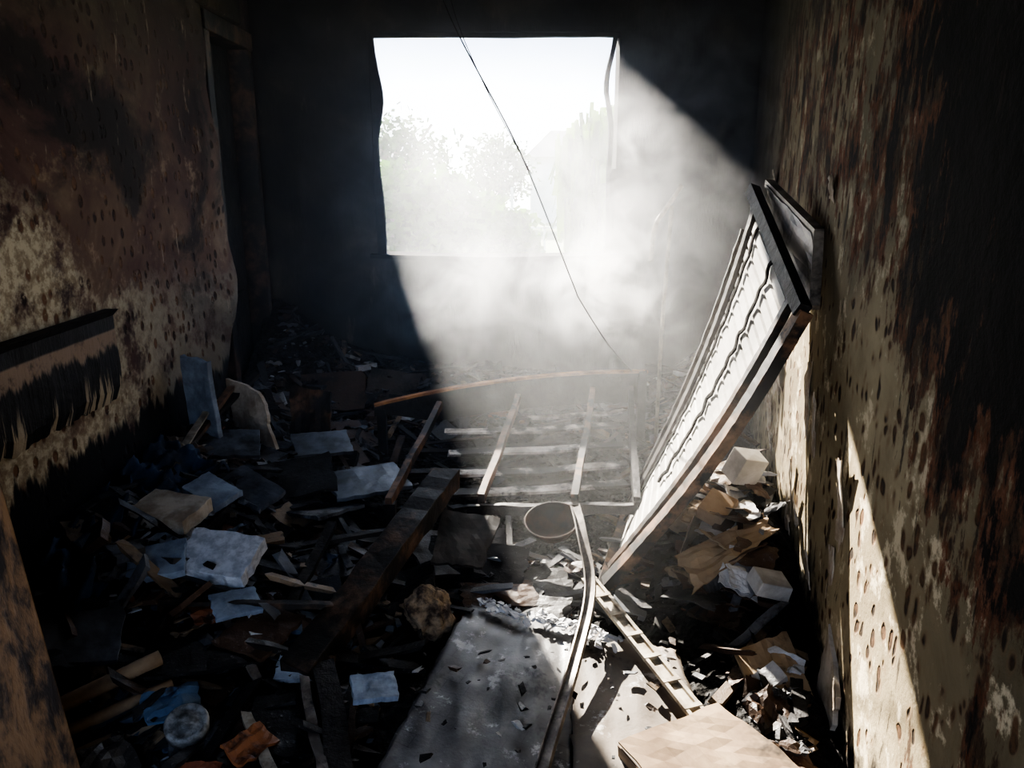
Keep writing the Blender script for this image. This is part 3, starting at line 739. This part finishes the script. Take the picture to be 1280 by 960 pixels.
tree('garden_tree', -4.2, 26, 2.2, 2.4, 1.5, 3000, (.05, .10, .02))
tree('garden_tree', -.6, 36, 2.0, 1.6, 1.7, 2600, (.08, .13, .03))
h = empty('house')
m = MB(); m.box((4.4, 42, 1.0), (7, 6, 3.4)); m.box((2.0, 38.9, 1.3), (.8, .1, 1.1)); m.obj('walls', 'housewall', parent=h)
m = MB(); m.add([(.6, 38.6, 2.7), (8.2, 38.6, 2.7), (8.2, 45.4, 2.7), (.6, 45.4, 2.7), (2.0, 42, 4.1), (6.8, 42, 4.1)], [(0, 1, 5, 4), (1, 2, 5), (2, 3, 4, 5), (3, 0, 4), (0, 3, 2, 1)]); m.obj('roof', 'roof', parent=h)
m = MB(); m.bar([(.0, 18, -.45), (.0, 18, 1.5)], .07, .07, up=(0, 1, 0)); 
for k in range(14): m.bar([(-2.4+k*.35, 18, -.45), (-2.4+k*.35, 18, .75)], .05, .05, up=(0, 1, 0))
m.bar([(-2.6, 18, .6), (2.6, 18, .6)], .05, .05); m.obj('garden_fence', 'housewall')

# ------------------------------------------------------------ smoke volumes
def vol(name, dens, hetero=None, g=.45):
    b = NB(name)
    v = b.n('ShaderNodeVolumeScatter'); v.inputs['Color'].default_value = (.92, .94, .96, 1); v.inputs['Anisotropy'].default_value = g
    if hetero: b.set(v.inputs['Density'], hetero(b))
    else: v.inputs['Density'].default_value = dens
    b.t.links.new(v.outputs[0], b.out.inputs['Volume'])
    if not hetero:
        try: b.m.cycles.homogeneous_volume = True
        except Exception: pass
    return b.m
def prism(y0, y1, z0, z1, inl=.045, inr=.02, xl=None):
    m = MB(); xa = XL+inl if xl is None else xl
    vs = [(xa, y0, z0), (wall_x(y0)-inr, y0, z0), (wall_x(y1)-inr, y1, z0), (xa, y1, z0)]
    vs += [(a, b_, z1) for a, b_, c in vs]
    m.add(vs, [(3, 2, 1, 0), (4, 5, 6, 7), (0, 1, 5, 4), (1, 2, 6, 5), (2, 3, 7, 6), (3, 0, 4, 7)]); return m
prism(2.3, YB-.01, .005, ZC-.01).obj('smoke_haze', vol('thin_smoke', .052))
def plume(b):
    P = b.obj(); n2 = b.noise(P, 3.0, 4, .62, 1.5); n4 = b.noise(P, 1.3, 2, .5, .5)
    def blob(c, r, amp):
        vd = b.n('ShaderNodeVectorMath', operation='DISTANCE'); b.set(vd.inputs[0], P); vd.inputs[1].default_value = c
        return b.mr(vd.outputs['Value'], 0, r, amp, 0)
    d = b.math('ADD', blob((.45, 4.8, .95), .62, 4.0), blob((-.25, 4.8, .85), .70, 2.0))
    d = b.math('ADD', d, blob((1.05, 4.7, 1.8), 1.2, 1.1))
    d = b.math('ADD', d, blob((.9, 4.6, 1.0), .85, .9))
    d = b.math('ADD', d, blob((-.3, 4.9, 1.6), 1.0, .35))
    d = b.math('ADD', d, .07)
    return b.math('MULTIPLY', b.math('MULTIPLY', d, b.mr(n2, .40, .66, .03, 1.0)), b.mr(n4, .35, .6, .4, 1.3))
pm = vol('dense_smoke', 0, plume)
try: pm.cycles.volume_step_rate = 2.0
except Exception: pass
prism(3.7, YB-.02, .35, 2.85, inr=.04, xl=-1.1).obj('smoke_plume', pm)
m = MB(); m.box((0, 5.55+3.5, 2.6), (14, 7, 5.4)); m.obj('smoke_drift', vol('outdoor_smoke', .011))

# ------------------------------------------------------------ lights
sd = Vector((-.384, 1.186, .59)).normalized()
L = bpy.data.lights.new('sun', 'SUN'); L.energy = 30; L.angle = math.radians(.6); L.color = (1, .93, .82)
o = bpy.data.objects.new('sun', L); o.rotation_euler = sd.to_track_quat('Z', 'Y').to_euler(); o.location = (-4, 12, 8); COL.objects.link(o)
W = bpy.data.worlds.new('sky'); scene.world = W; W.use_nodes = True; nt = W.node_tree; nt.nodes.clear()
tc = nt.nodes.new('ShaderNodeTexCoord'); sp = nt.nodes.new('ShaderNodeSeparateXYZ'); cr = nt.nodes.new('ShaderNodeValToRGB'); bg = nt.nodes.new('ShaderNodeBackground'); wo = nt.nodes.new('ShaderNodeOutputWorld')
nt.links.new(tc.outputs['Generated'], sp.inputs[0]); nt.links.new(sp.outputs[2], cr.inputs[0])
e = cr.color_ramp.elements; e[0].position = 0; e[0].color = (.94, .96, 1, 1); e[1].position = .5; e[1].color = (.38, .52, .80, 1); q = e.new(.10); q.color = (.78, .86, 1, 1); q = e.new(.19); q.color = (.17, .25, .42, 1)
nt.links.new(cr.outputs[0], bg.inputs[0]); bg.inputs[1].default_value = 3.6; nt.links.new(bg.outputs[0], wo.inputs[0])

# ------------------------------------------------------------ camera
cd = bpy.data.cameras.new('camera'); cd.sensor_width = 36; cd.lens = 27; cd.clip_start = .02; cd.clip_end = 300
cam = bpy.data.objects.new('camera', cd); cam.location = (0, 0, 1.7); cam.rotation_euler = (math.radians(75), 0, 0); COL.objects.link(cam)
scene.camera = cam
